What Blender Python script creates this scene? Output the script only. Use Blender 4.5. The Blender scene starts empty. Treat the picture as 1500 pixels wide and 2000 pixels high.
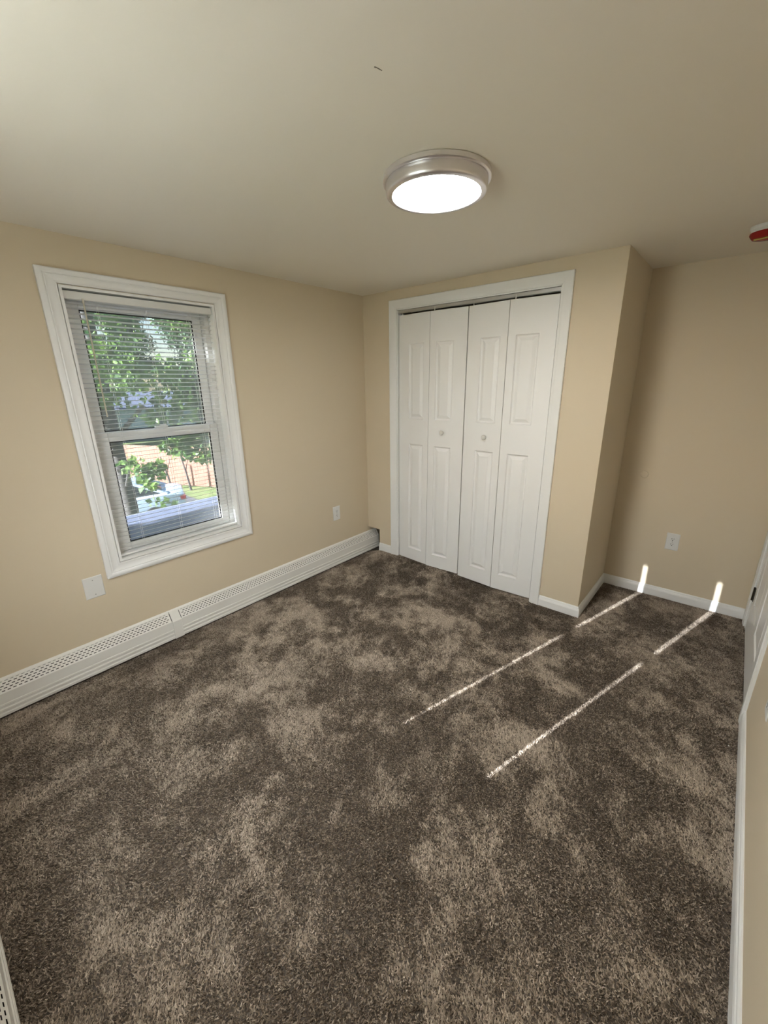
import bpy, math, random
import numpy as np
from mathutils import Vector, Matrix

random.seed(7)
rng = np.random.default_rng(11)
scene = bpy.context.scene
COL = scene.collection

# ------------------------------------------------------------------ room size (metres)
XL, XR = -2.54, 0.271          # window wall, door wall
YF, YB, YA = -0.20, 2.738, 3.407   # wall behind the camera, closet front, alcove wall
XC, ZC = -0.612, 2.229         # closet outside corner, ceiling height
WT = 0.15                      # wall thickness
GZ = -2.90                     # the garden ground outside (the room is upstairs)

# ------------------------------------------------------------------ camera
cam_d = bpy.data.cameras.new('camera')
cam_d.sensor_fit = 'HORIZONTAL'
cam_d.sensor_width = 36.0
cam_d.lens = 803.74 / 1500 * 36.0
cam_d.clip_start = 0.02
cam_d.clip_end = 300
cam = bpy.data.objects.new('camera', cam_d)
COL.objects.link(cam)
yaw, pitch, roll = 0.7078, 0.3066, -0.0140
cy_, sy_, cp_, sp_ = math.cos(yaw), math.sin(yaw), math.cos(pitch), math.sin(pitch)
fw = Vector((-sy_ * cp_, cy_ * cp_, -sp_))
rt = Vector((cy_, sy_, 0))
up = rt.cross(fw)
r2 = rt * math.cos(roll) + up * math.sin(roll)
u2 = up * math.cos(roll) - rt * math.sin(roll)
m = Matrix((r2, u2, -fw)).transposed().to_4x4()
m.translation = Vector((0, 0, 1.56))
cam.matrix_world = m
scene.camera = cam

# ------------------------------------------------------------------ sky, sun, exposure
SUN_DIR = Vector((0.287, 1.0, -0.456)).normalized()      # direction the sunlight travels
world = bpy.data.worlds.new('sky')
scene.world = world
world.use_nodes = True
wn = world.node_tree.nodes
sky = wn.new('ShaderNodeTexSky')
sky.sky_type = 'NISHITA'
sky.sun_disc = False
sky.sun_elevation = math.asin(-SUN_DIR.z)
sky.sun_rotation = math.atan2(-SUN_DIR.x, -SUN_DIR.y)
world.node_tree.links.new(sky.outputs['Color'], wn['Background'].inputs['Color'])
wn['Background'].inputs['Strength'].default_value = 0.30

sun_d = bpy.data.lights.new('sun', 'SUN')
sun_d.energy = 39.0
sun_d.angle = math.radians(0.48)
sun_d.color = (0.89, 0.93, 1.0)
sun = bpy.data.objects.new('sun', sun_d)
COL.objects.link(sun)
sun.location = (-3, -8, 6)
sun.rotation_euler = SUN_DIR.to_track_quat('-Z', 'Y').to_euler()

LAMP_STRENGTH = 37.0
LAMP_COLOR = (1.0, 0.98, 0.935, 1)

vs = scene.view_settings
vs.view_transform = 'Standard'
vs.look = 'None'
vs.exposure = 0.77
vs.gamma = 1.0
vs.use_curve_mapping = False

# ------------------------------------------------------------------ helpers
MATS = {}


def mat(name, color=(0.8, 0.8, 0.8), rough=0.5, metal=0.0, bump=None, vary=None, spec=0.5, sheen=0.0):
    """bump = (scale, strength[, stretch xyz]); vary = (scale, second colour, amount)."""
    if name in MATS:
        return MATS[name]
    mt = bpy.data.materials.new(name)
    mt.use_nodes = True
    nt = mt.node_tree
    b = nt.nodes['Principled BSDF']
    b.inputs['Base Color'].default_value = (*color, 1)
    b.inputs['Roughness'].default_value = rough
    b.inputs['Metallic'].default_value = metal
    b.inputs['Specular IOR Level'].default_value = spec
    if sheen:
        b.inputs['Sheen Weight'].default_value = sheen
    if bump or vary:
        tc = nt.nodes.new('ShaderNodeTexCoord')
    if vary:
        n = nt.nodes.new('ShaderNodeTexNoise')
        n.inputs['Scale'].default_value = vary[0]
        n.inputs['Detail'].default_value = 4
        nt.links.new(tc.outputs['Object'], n.inputs['Vector'])
        mr = nt.nodes.new('ShaderNodeMapRange')
        mr.inputs['From Min'].default_value = 0.35
        mr.inputs['From Max'].default_value = 0.65
        mr.inputs['To Max'].default_value = vary[2]
        nt.links.new(n.outputs['Fac'], mr.inputs['Value'])
        mx = nt.nodes.new('ShaderNodeMix')
        mx.data_type = 'RGBA'
        mx.inputs['A'].default_value = (*color, 1)
        mx.inputs['B'].default_value = (*vary[1], 1)
        nt.links.new(mr.outputs['Result'], mx.inputs['Factor'])
        nt.links.new(mx.outputs['Result'], b.inputs['Base Color'])
    if bump:
        n2 = nt.nodes.new('ShaderNodeTexNoise')
        n2.inputs['Scale'].default_value = bump[0]
        n2.inputs['Detail'].default_value = 3
        mp = nt.nodes.new('ShaderNodeMapping')
        if len(bump) > 2:
            mp.inputs['Scale'].default_value = bump[2]
        nt.links.new(tc.outputs['Object'], mp.inputs['Vector'])
        nt.links.new(mp.outputs['Vector'], n2.inputs['Vector'])
        bp = nt.nodes.new('ShaderNodeBump')
        bp.inputs['Strength'].default_value = bump[1]
        bp.inputs['Distance'].default_value = 0.002
        nt.links.new(n2.outputs['Fac'], bp.inputs['Height'])
        nt.links.new(bp.outputs['Normal'], b.inputs['Normal'])
    MATS[name] = mt
    return mt


def emit_mat(name, color, strength):
    mt = bpy.data.materials.new(name)
    mt.use_nodes = True
    b = mt.node_tree.nodes['Principled BSDF']
    b.inputs['Base Color'].default_value = (0.9, 0.9, 0.9, 1)
    b.inputs['Emission Color'].default_value = color
    b.inputs['Emission Strength'].default_value = strength
    return mt


def glass_mat(name, tint=(0.95, 0.97, 0.97)):
    mt = bpy.data.materials.new(name)
    mt.use_nodes = True
    nt = mt.node_tree
    nt.nodes.remove(nt.nodes['Principled BSDF'])
    out = nt.nodes['Material Output']
    tr = nt.nodes.new('ShaderNodeBsdfTransparent')
    tr.inputs['Color'].default_value = (*tint, 1)
    gl = nt.nodes.new('ShaderNodeBsdfGlossy')
    gl.inputs['Roughness'].default_value = 0.02
    fr = nt.nodes.new('ShaderNodeFresnel')
    fr.inputs['IOR'].default_value = 1.35
    mx = nt.nodes.new('ShaderNodeMixShader')
    nt.links.new(fr.outputs[0], mx.inputs['Fac'])
    nt.links.new(tr.outputs[0], mx.inputs[1])
    nt.links.new(gl.outputs[0], mx.inputs[2])
    nt.links.new(mx.outputs[0], out.inputs['Surface'])
    return mt


def translucent_mat(name, color, amount, rough=0.5, vary=None):
    mt = bpy.data.materials.new(name)
    mt.use_nodes = True
    nt = mt.node_tree
    b = nt.nodes['Principled BSDF']
    b.inputs['Base Color'].default_value = (*color, 1)
    b.inputs['Roughness'].default_value = rough
    out = nt.nodes['Material Output']
    t = nt.nodes.new('ShaderNodeBsdfTranslucent')
    t.inputs['Color'].default_value = (*color, 1)
    mx = nt.nodes.new('ShaderNodeMixShader')
    mx.inputs['Fac'].default_value = amount
    nt.links.new(b.outputs[0], mx.inputs[1])
    nt.links.new(t.outputs[0], mx.inputs[2])
    nt.links.new(mx.outputs[0], out.inputs['Surface'])
    if vary:
        tc = nt.nodes.new('ShaderNodeTexCoord')
        n = nt.nodes.new('ShaderNodeTexNoise')
        n.inputs['Scale'].default_value = vary[0]
        n.inputs['Detail'].default_value = 2
        nt.links.new(tc.outputs['Object'], n.inputs['Vector'])
        cr = nt.nodes.new('ShaderNodeValToRGB')
        cr.color_ramp.elements[0].position = 0.36
        cr.color_ramp.elements[1].position = 0.64
        cr.color_ramp.elements[0].color = (*color, 1)
        cr.color_ramp.elements[1].color = (*vary[1], 1)
        nt.links.new(n.outputs['Fac'], cr.inputs['Fac'])
        nt.links.new(cr.outputs['Color'], b.inputs['Base Color'])
        nt.links.new(cr.outputs['Color'], t.inputs['Color'])
    return mt


ORG = {}        # world position of the origin an object's vertices are measured from


class MB:
    """Collects faces of one mesh, in world coordinates."""

    def __init__(self):
        self.v = []
        self.f = []

    def add(self, vs_, fs_):
        o = len(self.v)
        self.v += [tuple(p) for p in vs_]
        self.f += [tuple(i + o for i in f) for f in fs_]
        return self

    def box(self, x0, x1, y0, y1, z0, z1):
        v = [(x0, y0, z0), (x1, y0, z0), (x1, y1, z0), (x0, y1, z0), (x0, y0, z1), (x1, y0, z1), (x1, y1, z1), (x0, y1, z1)]
        f = [(3, 2, 1, 0), (4, 5, 6, 7), (0, 1, 5, 4), (1, 2, 6, 5), (2, 3, 7, 6), (3, 0, 4, 7)]
        return self.add(v, f)

    def hexa(self, p):
        f = [(3, 2, 1, 0), (4, 5, 6, 7), (0, 1, 5, 4), (1, 2, 6, 5), (2, 3, 7, 6), (3, 0, 4, 7)]
        return self.add(p, f)

    def loft(self, rings, cap=True, closed=True):
        n = len(rings[0])
        v = [p for r in rings for p in r]
        f = []
        for k in range(len(rings) - 1):
            for i in range(n if closed else n - 1):
                j = (i + 1) % n
                f.append((k * n + i, k * n + j, (k + 1) * n + j, (k + 1) * n + i))
        if cap:
            f.append(tuple(reversed(range(n))))
            f.append(tuple((len(rings) - 1) * n + i for i in range(n)))
        return self.add(v, f)

    def tube(self, path, radii, n=8):
        path = [Vector(p) for p in path]
        if not hasattr(radii, '__len__'):
            radii = [radii] * len(path)
        rings = []
        a = None
        for k, p in enumerate(path):
            d = (path[min(k + 1, len(path) - 1)] - path[max(k - 1, 0)]).normalized()
            if a is None:
                a = d.orthogonal().normalized()
            else:
                a = (a - d * a.dot(d)).normalized()
            b = d.cross(a)
            rings.append([p + (a * math.cos(t) + b * math.sin(t)) * radii[k] for t in [2 * math.pi * i / n for i in range(n)]])
        return self.loft(rings)

    def lathe(self, prof, c, axis='z', n=48, sign=1, cap=True):
        """prof = [(radius, distance along the axis)]"""
        rings = []
        for r, h in prof:
            ring = []
            for i in range(n):
                t = 2 * math.pi * i / n
                a, b = r * math.cos(t), r * math.sin(t)
                h2 = h * sign
                if axis == 'z':
                    ring.append((c[0] + a, c[1] + b, c[2] + h2))
                elif axis == 'y':
                    ring.append((c[0] + a, c[1] + h2, c[2] + b))
                else:
                    ring.append((c[0] + h2, c[1] + a, c[2] + b))
            rings.append(ring)
        return self.loft(rings, cap=cap)

    def build(self, name, material, parent=None, smooth=False, bevel=0.0, local=False, recalc=True):
        o0 = Vector((0, 0, 0))
        if parent is not None and not local:
            o0 = ORG[parent.name]
        me = bpy.data.meshes.new(name)
        me.from_pydata([(p[0] - o0.x, p[1] - o0.y, p[2] - o0.z) for p in self.v], [], self.f)
        if recalc:
            import bmesh
            bm = bmesh.new()
            bm.from_mesh(me)
            bmesh.ops.recalc_face_normals(bm, faces=bm.faces)
            bm.to_mesh(me)
            bm.free()
        me.update()
        if smooth:
            me.shade_smooth()
            me.set_sharp_from_angle(angle=math.radians(38))
        me.materials.append(material)
        ob = bpy.data.objects.new(name, me)
        COL.objects.link(ob)
        if parent is not None:
            ob.parent = parent
        ORG[ob.name] = o0
        if bevel:
            bv = ob.modifiers.new('bevel', 'BEVEL')
            bv.width = bevel
            bv.segments = 2
            bv.limit_method = 'ANGLE'
        return ob


def thing(name, loc, label=None, cat=None, group=None, kind=None):
    o = bpy.data.objects.new(name, None)
    COL.objects.link(o)
    o.empty_display_size = 0.05
    o.location = loc
    ORG[o.name] = Vector(loc)
    return tag(o, label, cat, group, kind)


def tag(o, label=None, cat=None, group=None, kind=None):
    if label:
        o['label'] = label
    if cat:
        o['category'] = cat
    if group:
        o['group'] = group
    if kind:
        o['kind'] = kind
    return o


def copy_part(o, parent, loc):
    c = o.copy()
    COL.objects.link(c)
    c.parent = parent
    c.location = loc
    ORG[c.name] = ORG[o.name]
    return c


# maps a wall-plane point (along, up, off the wall) into the room
def left_map(a, b, h):
    return (XL + h, a, b)


def front_map(a, b, h):
    return (a, YF + h, b)


def back_map(a, b, h):
    return (a, YB - h, b)


def right_map(a, b, h):
    return (XR - h, a, b)


def mitre_strip(mp, in0, in1, out0, out1, prof):
    """One moulding between two mitred corners. prof = [(0 inner..1 outer, height off the wall)]"""
    mb = MB()
    L = lambda p, q, t: (p[0] + (q[0] - p[0]) * t, p[1] + (q[1] - p[1]) * t)
    r0 = [mp(*L(in0, out0, t), h) for t, h in prof]
    r1 = [mp(*L(in1, out1, t), h) for t, h in prof]
    return mb.loft([r0, r1])


CASE_PROF = [(0, 0), (0, .011), (.05, .0135), (.12, .0135), (.17, .0115), (.46, .0125), (.56, .0165), (.62, .0145), (.66, .0185),
             (.74, .0205), (.93, .0205), (1.0, .017), (1.0, 0)]
FLAT_PROF = [(0, 0), (0, .010), (.06, .0125), (.2, .0125), (.26, .0145), (.8, .0165), (.94, .0165), (1, .013), (1, 0)]

# ------------------------------------------------------------------ materials
WALL = mat('wall_paint', (0.72, 0.615, 0.455), 0.55, bump=(260, 0.06), spec=0.3)
CEIL = mat('ceiling_paint', (0.86, 0.80, 0.695), 0.6, bump=(300, 0.06), spec=0.25)
TRIM = mat('white_trim_paint', (0.88, 0.88, 0.86), 0.32, bump=(90, 0.03))
DOORW = mat('white_door_paint', (0.89, 0.885, 0.865), 0.35, bump=(60, 0.12, (4, 4, 0.25)))
VINYL = mat('white_window_vinyl', (0.78, 0.775, 0.75), 0.35)
BLINDM = translucent_mat('white_blind_slat', (0.90, 0.90, 0.885), 0.60, 0.4)
BLINDR = mat('white_blind_rail', (0.75, 0.745, 0.71), 0.35)
CORD = mat('white_cord', (0.78, 0.77, 0.74), 0.7)
WAND = translucent_mat('clear_wand_plastic', (0.72, 0.68, 0.58), 0.3, 0.25)
HEATM = mat('heater_enamel', (0.85, 0.835, 0.785), 0.36, bump=(40, 0.03))
HEATD = mat('heater_inside_dark', (0.03, 0.028, 0.025), 0.7)
DARK = mat('dark_gap', (0.02, 0.018, 0.016), 0.9)
STEEL = mat('brushed_nickel', (0.82, 0.80, 0.83), 0.34, 1.0, bump=(30, 0.05, (1, 1, 40)))
GALV = mat('galvanised_track', (0.62, 0.63, 0.64), 0.35, 1.0)
PLATE = mat('white_plate_plastic', (0.80, 0.79, 0.76), 0.3)
SLOT = mat('dark_slot', (0.03, 0.028, 0.028), 0.6)
GLASS = glass_mat('window_glass')
SCREEN = bpy.data.materials.new('view_dimmer_film')  # added half-clear sheet that dims and hazes the outside view
SCREEN.use_nodes = True
_nt = SCREEN.node_tree
_nt.nodes['Principled BSDF'].inputs['Base Color'].default_value = (0.30, 0.31, 0.33, 1)
_nt.nodes['Principled BSDF'].inputs['Roughness'].default_value = 0.6
_t = _nt.nodes.new('ShaderNodeBsdfTransparent')
_m = _nt.nodes.new('ShaderNodeMixShader')
_m.inputs['Fac'].default_value = 0.40
_nt.links.new(_nt.nodes['Principled BSDF'].outputs[0], _m.inputs[1])
_nt.links.new(_t.outputs[0], _m.inputs[2])
_nt.links.new(_m.outputs[0], _nt.nodes['Material Output'].inputs['Surface'])
SUBF = mat('carpet_backing', (0.13, 0.105, 0.085), 0.95, vary=(30, (0.09, 0.073, 0.058), 1.0))

# ------------------------------------------------------------------ the room
# window openings: left wall (along y), front wall (along x)
W1 = dict(a0=0.655, a1=1.418, b0=0.608, b1=2.012)
WX = -1.165
W2 = dict(a0=WX - 0.3815, a1=WX + 0.3815, b0=0.608, b1=2.012)


def S(mb, name, material, label, parent=None, **k):
    o = mb.build(name, material, parent, **k)
    tag(o, label, kind='structure')
    return o




def swell(x, y):
    """The old floor rises a little towards the left end of the closet."""
    a_ = min(1.0, max(0.0, (-1.30 - x) / 0.80))
    b_ = min(1.0, max(0.0, (y - 2.25) / 0.45))
    c_ = min(1.0, max(0.0, (x + 2.50) / 0.14))
    q = lambda t: t * t * (3 - 2 * t)
    return 0.032 * q(a_) * q(b_) * q(c_)


fl = MB()
fxs = [XL - WT, XL - .001] + [XL + 0.05 * k for k in range(1, 26)] + [-1.0, -0.3, XR + WT]
fys = [YF - WT, 1.5, 2.0, 2.2] + [2.25 + 0.05 * k for k in range(13)] + [3.0, YA + WT]
fl.add([(x, y, swell(x, y)) for y in fys for x in fxs], [(j * len(fxs) + i, j * len(fxs) + i + 1, (j + 1) * len(fxs) + i + 1, (j + 1) * len(fxs) + i) for j in range(len(fys) - 1) for i in range(len(fxs) - 1)])
fl.box(XL - WT, XR + WT, YF - WT, YA + WT, -0.12, -0.0005)
floor = S(fl, 'floor', SUBF, 'dark brown carpeted bedroom floor', recalc=False)
ceiling = S(MB().box(XL - WT, XR + WT, YF - WT, YA + WT, ZC, ZC + 0.12), 'ceiling', CEIL, 'beige painted bedroom ceiling')

w = MB()
w.box(XL - WT, XL, YF - WT, W1['a0'], 0, ZC).box(XL - WT, XL, W1['a1'], YA + WT, 0, ZC)
w.box(XL - WT, XL, W1['a0'], W1['a1'], 0, W1['b0']).box(XL - WT, XL, W1['a0'], W1['a1'], W1['b1'], ZC)
S(w, 'wall_left', WALL, 'beige wall with the window')
w = MB()
w.box(XL, W2['a0'], YF - WT, YF, 0, ZC).box(W2['a1'], XR, YF - WT, YF, 0, ZC)
w.box(W2['a0'], W2['a1'], YF - WT, YF, 0, W2['b0']).box(W2['a0'], W2['a1'], YF - WT, YF, W2['b1'], ZC)
S(w, 'wall_front', WALL, 'beige wall behind the camera with the second window')

# closet front wall with the bifold opening and the notch the heater runs through
OX0, OX1, OZ = -2.182, -0.940, 2.090
NX, NZ = -2.400, 0.237
CT = 0.10
w = MB()
w.box(XL, OX0, YB, YB + CT, NZ, ZC).box(NX, OX0, YB, YB + CT, 0, NZ)
w.box(OX0, OX1, YB, YB + CT, OZ, ZC).box(OX1, XC, YB, YB + CT, 0, ZC)
S(w, 'wall_back', WALL, 'beige closet front wall')
S(MB().box(XC - CT, XC, YB + CT, YA, 0, ZC), 'wall_closet_side', WALL, 'beige closet side wall in the alcove')
S(MB().box(XL, XR, YA, YA + WT, 0, ZC), 'wall_alcove', WALL, 'beige alcove end wall')

# right wall with a shallow recess for the door
DY0, DY1, DZ = 2.345, 3.275, 2.04
w = MB()
w.box(XR, XR + WT, YF - WT, DY0, 0, ZC).box(XR, XR + WT, DY1, YA + WT, 0, ZC)
w.box(XR, XR + WT, DY0, DY1, DZ, ZC).box(XR + 0.06, XR + WT, DY0, DY1, 0, DZ)
S(w, 'wall_right', WALL, 'beige wall with the hinged door')

# baseboards
BBP = [(0, 0), (0.014, 0), (0.014, 0.050), (0.0115, 0.060), (0.009, 0.064), (0.008, 0.071), (0.004, 0.077), (0, 0.077)]


def baseboard(name, pts, label, height=1.0):
    """pts = floor polyline on the wall line; room lies to the left when walking along it."""
    mb = MB()
    P = [Vector((x, y, 0)) for x, y in pts]
    rings = []
    for k, p in enumerate(P):
        d0 = (p - P[k - 1]).normalized() if k else None
        d1 = (P[k + 1] - p).normalized() if k < len(P) - 1 else None
        n0 = Vector((-d0.y, d0.x, 0)) if d0 else None
        n1 = Vector((-d1.y, d1.x, 0)) if d1 else None
        if n0 is None:
            n = n1
        elif n1 is None:
            n = n0
        else:
            n = (n0 + n1) / (1 + n0.dot(n1))
        rings.append([p + n * t + Vector((0, 0, z * height + 0.001)) for t, z in BBP])
    mb.loft(rings)
    return S(mb, name, TRIM, label)


CASE_W = 0.072
baseboard('baseboard_back', [(OX0 - CASE_W, YB), (NX, YB)], 'short white baseboard between heater and closet casing', 1.36)
baseboard('baseboard_alcove', [(XR, YA), (XC, YA), (XC, YB), (OX1 + 0.066, YB)], 'white baseboard round the closet corner and along the alcove wall')
baseboard('baseboard_right', [(XR, YF), (XR, DY0 - 0.022 - CASE_W)], 'white baseboard along the right wall')

# ------------------------------------------------------------------ windows


def make_window(name, mp, R, label, dim_view=False):
    a0, a1, b0, b1 = R['a0'], R['a1'], R['b0'], R['b1']
    root = thing(name, mp((a0 + a1) / 2, b0, 0), label, kind='structure')

    def bx(A0, A1, B0, B1, H0, H1, mb=None):
        mb = mb or MB()
        p, q = mp(A0, B0, H0), mp(A1, B1, H1)
        return mb.box(min(p[0], q[0]), max(p[0], q[0]), min(p[1], q[1]), max(p[1], q[1]), min(p[2], q[2]), max(p[2], q[2]))
    # picture-frame casing, four mitred pieces
    cw = 0.074
    g = 0.004
    I = [(a0 - g, b0 - g), (a1 + g, b0 - g), (a1 + g, b1 + g), (a0 - g, b1 + g)]
    O = [(a0 - g - cw, b0 - g - cw), (a1 + g + cw, b0 - g - cw), (a1 + g + cw, b1 + g + cw - .012), (a0 - g - cw, b1 + g + cw - .012)]
    for k in range(4):
        j = (k + 1) % 4
        mitre_strip(mp, I[k], I[j], O[k], O[j], CASE_PROF).build('casing', TRIM, root, smooth=True)
    # jamb liners
    t = 0.012
    d = -0.055
    for A in ((a0 - 0.001, a0 + t, b0, b1), (a1 - t, a1 + 0.001, b0, b1), (a0 + t, a1 - t, b1 - t, b1), (a0 + t, a1 - t, b0, b0 + t)):
        bx(*A, d, 0.0105).build('jamb', TRIM, root)
    # vinyl master frame
    fw_ = 0.040
    f = MB()
    for A in ((a0, a0 + fw_, b0, b1), (a1 - fw_, a1, b0, b1), (a0 + fw_, a1 - fw_, b1 - fw_, b1), (a0 + fw_, a1 - fw_, b0, b0 + 0.030)):
        bx(*A, -0.145, -0.056, f)
    fo = f.build('vinyl_frame', VINYL, root)
    MB().add(bx(a0 + fw_, a0 + fw_ + 0.005, b0 + .03, b1 - fw_, -0.062, -0.056).v, MB().box(0, 1, 0, 1, 0, 1).f).build('parting_stop', VINYL, fo)
    zm0, zm1 = 1.262, 1.318      # meeting rail

    def sash(nm, B0, B1, H0, H1, rb, rt_):
        st = 0.050
        m_ = MB()
        A0, A1 = a0 + fw_ + 0.002, a1 - fw_ - 0.002
        bx(A0, A0 + st, B0, B1, H0, H1, m_)
        bx(A1 - st, A1, B0, B1, H0, H1, m_)
        bx(A0 + st, A1 - st, B0, B0 + rb, H0, H1, m_)
        bx(A0 + st, A1 - st, B1 - rt_, B1, H0, H1, m_)
        s = m_.build(nm, VINYL, root, bevel=0.003)
        # glazing bead
        gb = MB()
        e = 0.006
        hm = H1 - 0.007
        bx(A0 + st, A0 + st + e, B0 + rb, B1 - rt_, hm - .006, hm, gb)
        bx(A1 - st - e, A1 - st, B0 + rb, B1 - rt_, hm - .006, hm, gb)
        bx(A0 + st, A1 - st, B0 + rb, B0 + rb + e, hm - .006, hm, gb)
        bx(A0 + st, A1 - st, B1 - rt_ - e, B1 - rt_, hm - .006, hm, gb)
        gb.build('glazing_bead', SLOT, s)
        c = (H0 + H1) / 2
        m2 = MB()
        m2.add([mp(A0 + st, B0 + rb, c), mp(A1 - st, B0 + rb, c), mp(A1 - st, B1 - rt_, c), mp(A0 + st, B1 - rt_, c)], [(0, 1, 2, 3)])
        m2.build('pane', GLASS, s)
        return s
    sash('upper_sash', zm0 + 0.004, b1 - fw_ - 0.001, -0.132, -0.100, 0.05, 0.045)
    low = sash('lower_sash', b0 + 0.031, zm1, -0.098, -0.062, 0.042, 0.052)
    # sash lock on the meeting rail and finger lifts on the bottom rail
    if dim_view:
        # sheet added to dim the view, in a slim frame outside the sashes
        sf = MB()
        e0, e1, g0, g1 = a0 + 0.028, a1 - 0.028, b0 + 0.02, b1 - 0.028
        for A in ((e0, e0 + .018, g0, g1), (e1 - .018, e1, g0, g1), (e0 + .018, e1 - .018, g0, g0 + .018), (e0 + .018, e1 - .018, g1 - .018, g1)):
            bx(*A, -0.152, -0.146, sf)
        so = sf.build('dimmer_frame', VINYL, root)
        MB().add([mp(e0 + .018, g0 + .018, -0.149), mp(e1 - .018, g0 + .018, -0.149), mp(e1 - .018, g1 - .018, -0.149), mp(e0 + .018, g1 - .018, -0.149)], [(0, 1, 2, 3)]).build('view_dimmer', SCREEN, so)
    am = (a0 + a1) / 2
    lk = MB()
    bx(am - 0.035, am + 0.035, zm1, zm1 + 0.012, -0.092, -0.068, lk)
    bx(am - 0.008, am + 0.03, zm1 + 0.012, zm1 + 0.02, -0.084, -0.072, lk)
    lk.build('sash_lock', VINYL, low, bevel=0.003)
    for s_ in (-0.13, 0.13):
        bx(am + s_ - 0.04, am + s_ + 0.04, b0 + 0.040, b0 + 0.046, -0.062, -0.052).build('finger_lift', VINYL, low, bevel=0.002)
    return root


make_window('window_1', left_map, W1, 'white cased double hung window looking out on trees and a car', True)
make_window('window_2', front_map, W2, 'white cased double hung window behind the camera')


def make_blind(mp, R, label, tilt, holes):
    a0, a1 = R['a0'] + 0.0135, R['a1'] - 0.0135
    if holes:
        a0 -= 0.0012
        a1 += 0.0012
    top = R['b1'] - (0.0125 if holes else 0.0190)
    root = thing('window_blind', mp((a0 + a1) / 2, R['b0'] + 0.014, 0), label, 'blind', 'horizontal slat window blinds')
    hc = -0.030                     # blind plane, behind the wall face

    def bx(A0, A1, B0, B1, H0, H1):
        p, q = mp(A0, B0, H0), mp(A1, B1, H1)
        return MB().box(min(p[0], q[0]), max(p[0], q[0]), min(p[1], q[1]), max(p[1], q[1]), min(p[2], q[2]), max(p[2], q[2]))
    bx(a0, a1, top - 0.036, top, -0.046, -0.006).build('headrail', BLINDR, root, bevel=0.003)
    pitch_ = 0.0215 if holes else 0.0232
    z_first = top - 0.036 - 0.014
    zb = R['b0'] + (0.0135 if holes else 0.0175)
    n = int((z_first - (zb + 0.026)) / pitch_) + 1
    am = (a0 + a1) / 2
    hx = [am - 0.220, am + 0.220]
    # slat cross-section (across, crown)
    c, s = math.cos(tilt), math.sin(tilt)
    hw_, hl = 0.0036, 0.0066        # cord hole half width / half length
    us = [-0.0125, -0.0100, -hl, 0, hl, 0.0100, 0.0125]
    As = [a0, a1]
    if holes:
        As = [a0, hx[0] - hw_, hx[0] + hw_, hx[1] - hw_, hx[1] + hw_, a1]
    mb = MB()
    vv = []
    for A in As:
        for u in us:
            crown = 0.0017 * (1 - (u / 0.0125) ** 2)
            h = u * c - crown * s
            z = u * s + crown * c
            vv.append(mp(A, z_first + z, hc + h))
    ff = []
    m_ = len(us)
    for i in range(len(As) - 1):
        for j in range(m_ - 1):
            if holes and i in (1, 3) and j in (2, 3):
                continue
            ff.append((i * m_ + j, (i + 1) * m_ + j, (i + 1) * m_ + j + 1, i * m_ + j + 1))
    mb.add(vv, ff)
    s0 = mb.build('slat', BLINDM, root, smooth=True, recalc=False)
    for k in range(1, n):
        copy_part(s0, root, (0, 0, -k * pitch_))
    bx(a0, a1, zb, zb + 0.012, hc - 0.013, hc + 0.013).build('bottom_rail', BLINDR, root, bevel=0.003)
    for off in (-0.228, 0.0, 0.228):
        lc = MB()
        for h in (-0.0133, 0.0133):
            p, q = mp(am + off, zb + 0.008, hc + h), mp(am + off, top - 0.03, hc + h)
            lc.tube([p, q], 0.0007, 5)
        lc.build('ladder_cord', CORD, root)
    wp = mp(a0 + 0.078, top - 0.045, -0.004)
    wq = mp(a0 + 0.076, top - 0.59, 0.002)
    MB().tube([wp, wq], 0.0042, 6).build('tilt_wand', WAND, root, smooth=True)
    bx(a0 + 0.074, a0 + 0.082, top - 0.05, top - 0.03, -0.008, -0.001).build('wand_hook', WAND, root)
    return root


make_blind(left_map, W1, 'white slat blind hanging open in the left wall window', math.radians(11), False)
make_blind(front_map, W2, 'white slat blind closed in the window behind the camera', math.radians(29), True)

# ------------------------------------------------------------------ closet: casing, track, bifold doors
root = thing('trim_1', (OX0, YB, 0), 'white moulded casing round the closet opening', kind='structure')
ox, oz = CASE_W, 0.066
mitre_strip(back_map, (OX0, 0), (OX0, OZ), (OX0 - CASE_W, 0), (OX0 - CASE_W, OZ + oz), FLAT_PROF).build('casing', TRIM, root, smooth=True)
mitre_strip(back_map, (OX0, OZ), (OX1, OZ), (OX0 - CASE_W, OZ + oz), (OX1 + 0.064, OZ + oz), FLAT_PROF).build('casing', TRIM, root, smooth=True)
mitre_strip(back_map, (OX1, OZ), (OX1, 0), (OX1 + 0.064, OZ + oz), (OX1 + 0.064, 0), FLAT_PROF).build('casing', TRIM, root, smooth=True)
for b in ((OX0 - .001, OX0 + 0.006, 0, OZ), (OX1 - 0.006, OX1 + .001, 0, OZ), (OX0, OX1, OZ - 0.008, OZ)):
    MB().box(b[0], b[1], YB - 0.004, YB + CT, b[2], b[3]).build('jamb', TRIM, root)
tr = MB()
tr.box(OX0 + 0.006, OX1 - 0.006, YB + 0.010, YB + 0.012, 2.060, 2.082).box(OX0 + 0.006, OX1 - 0.006, YB + 0.040, YB + 0.042, 2.060, 2.082)
tr.box(OX0 + 0.006, OX1 - 0.006, YB + 0.010, YB + 0.042, 2.080, 2.082)
tr.build('track', GALV, root)


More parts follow.
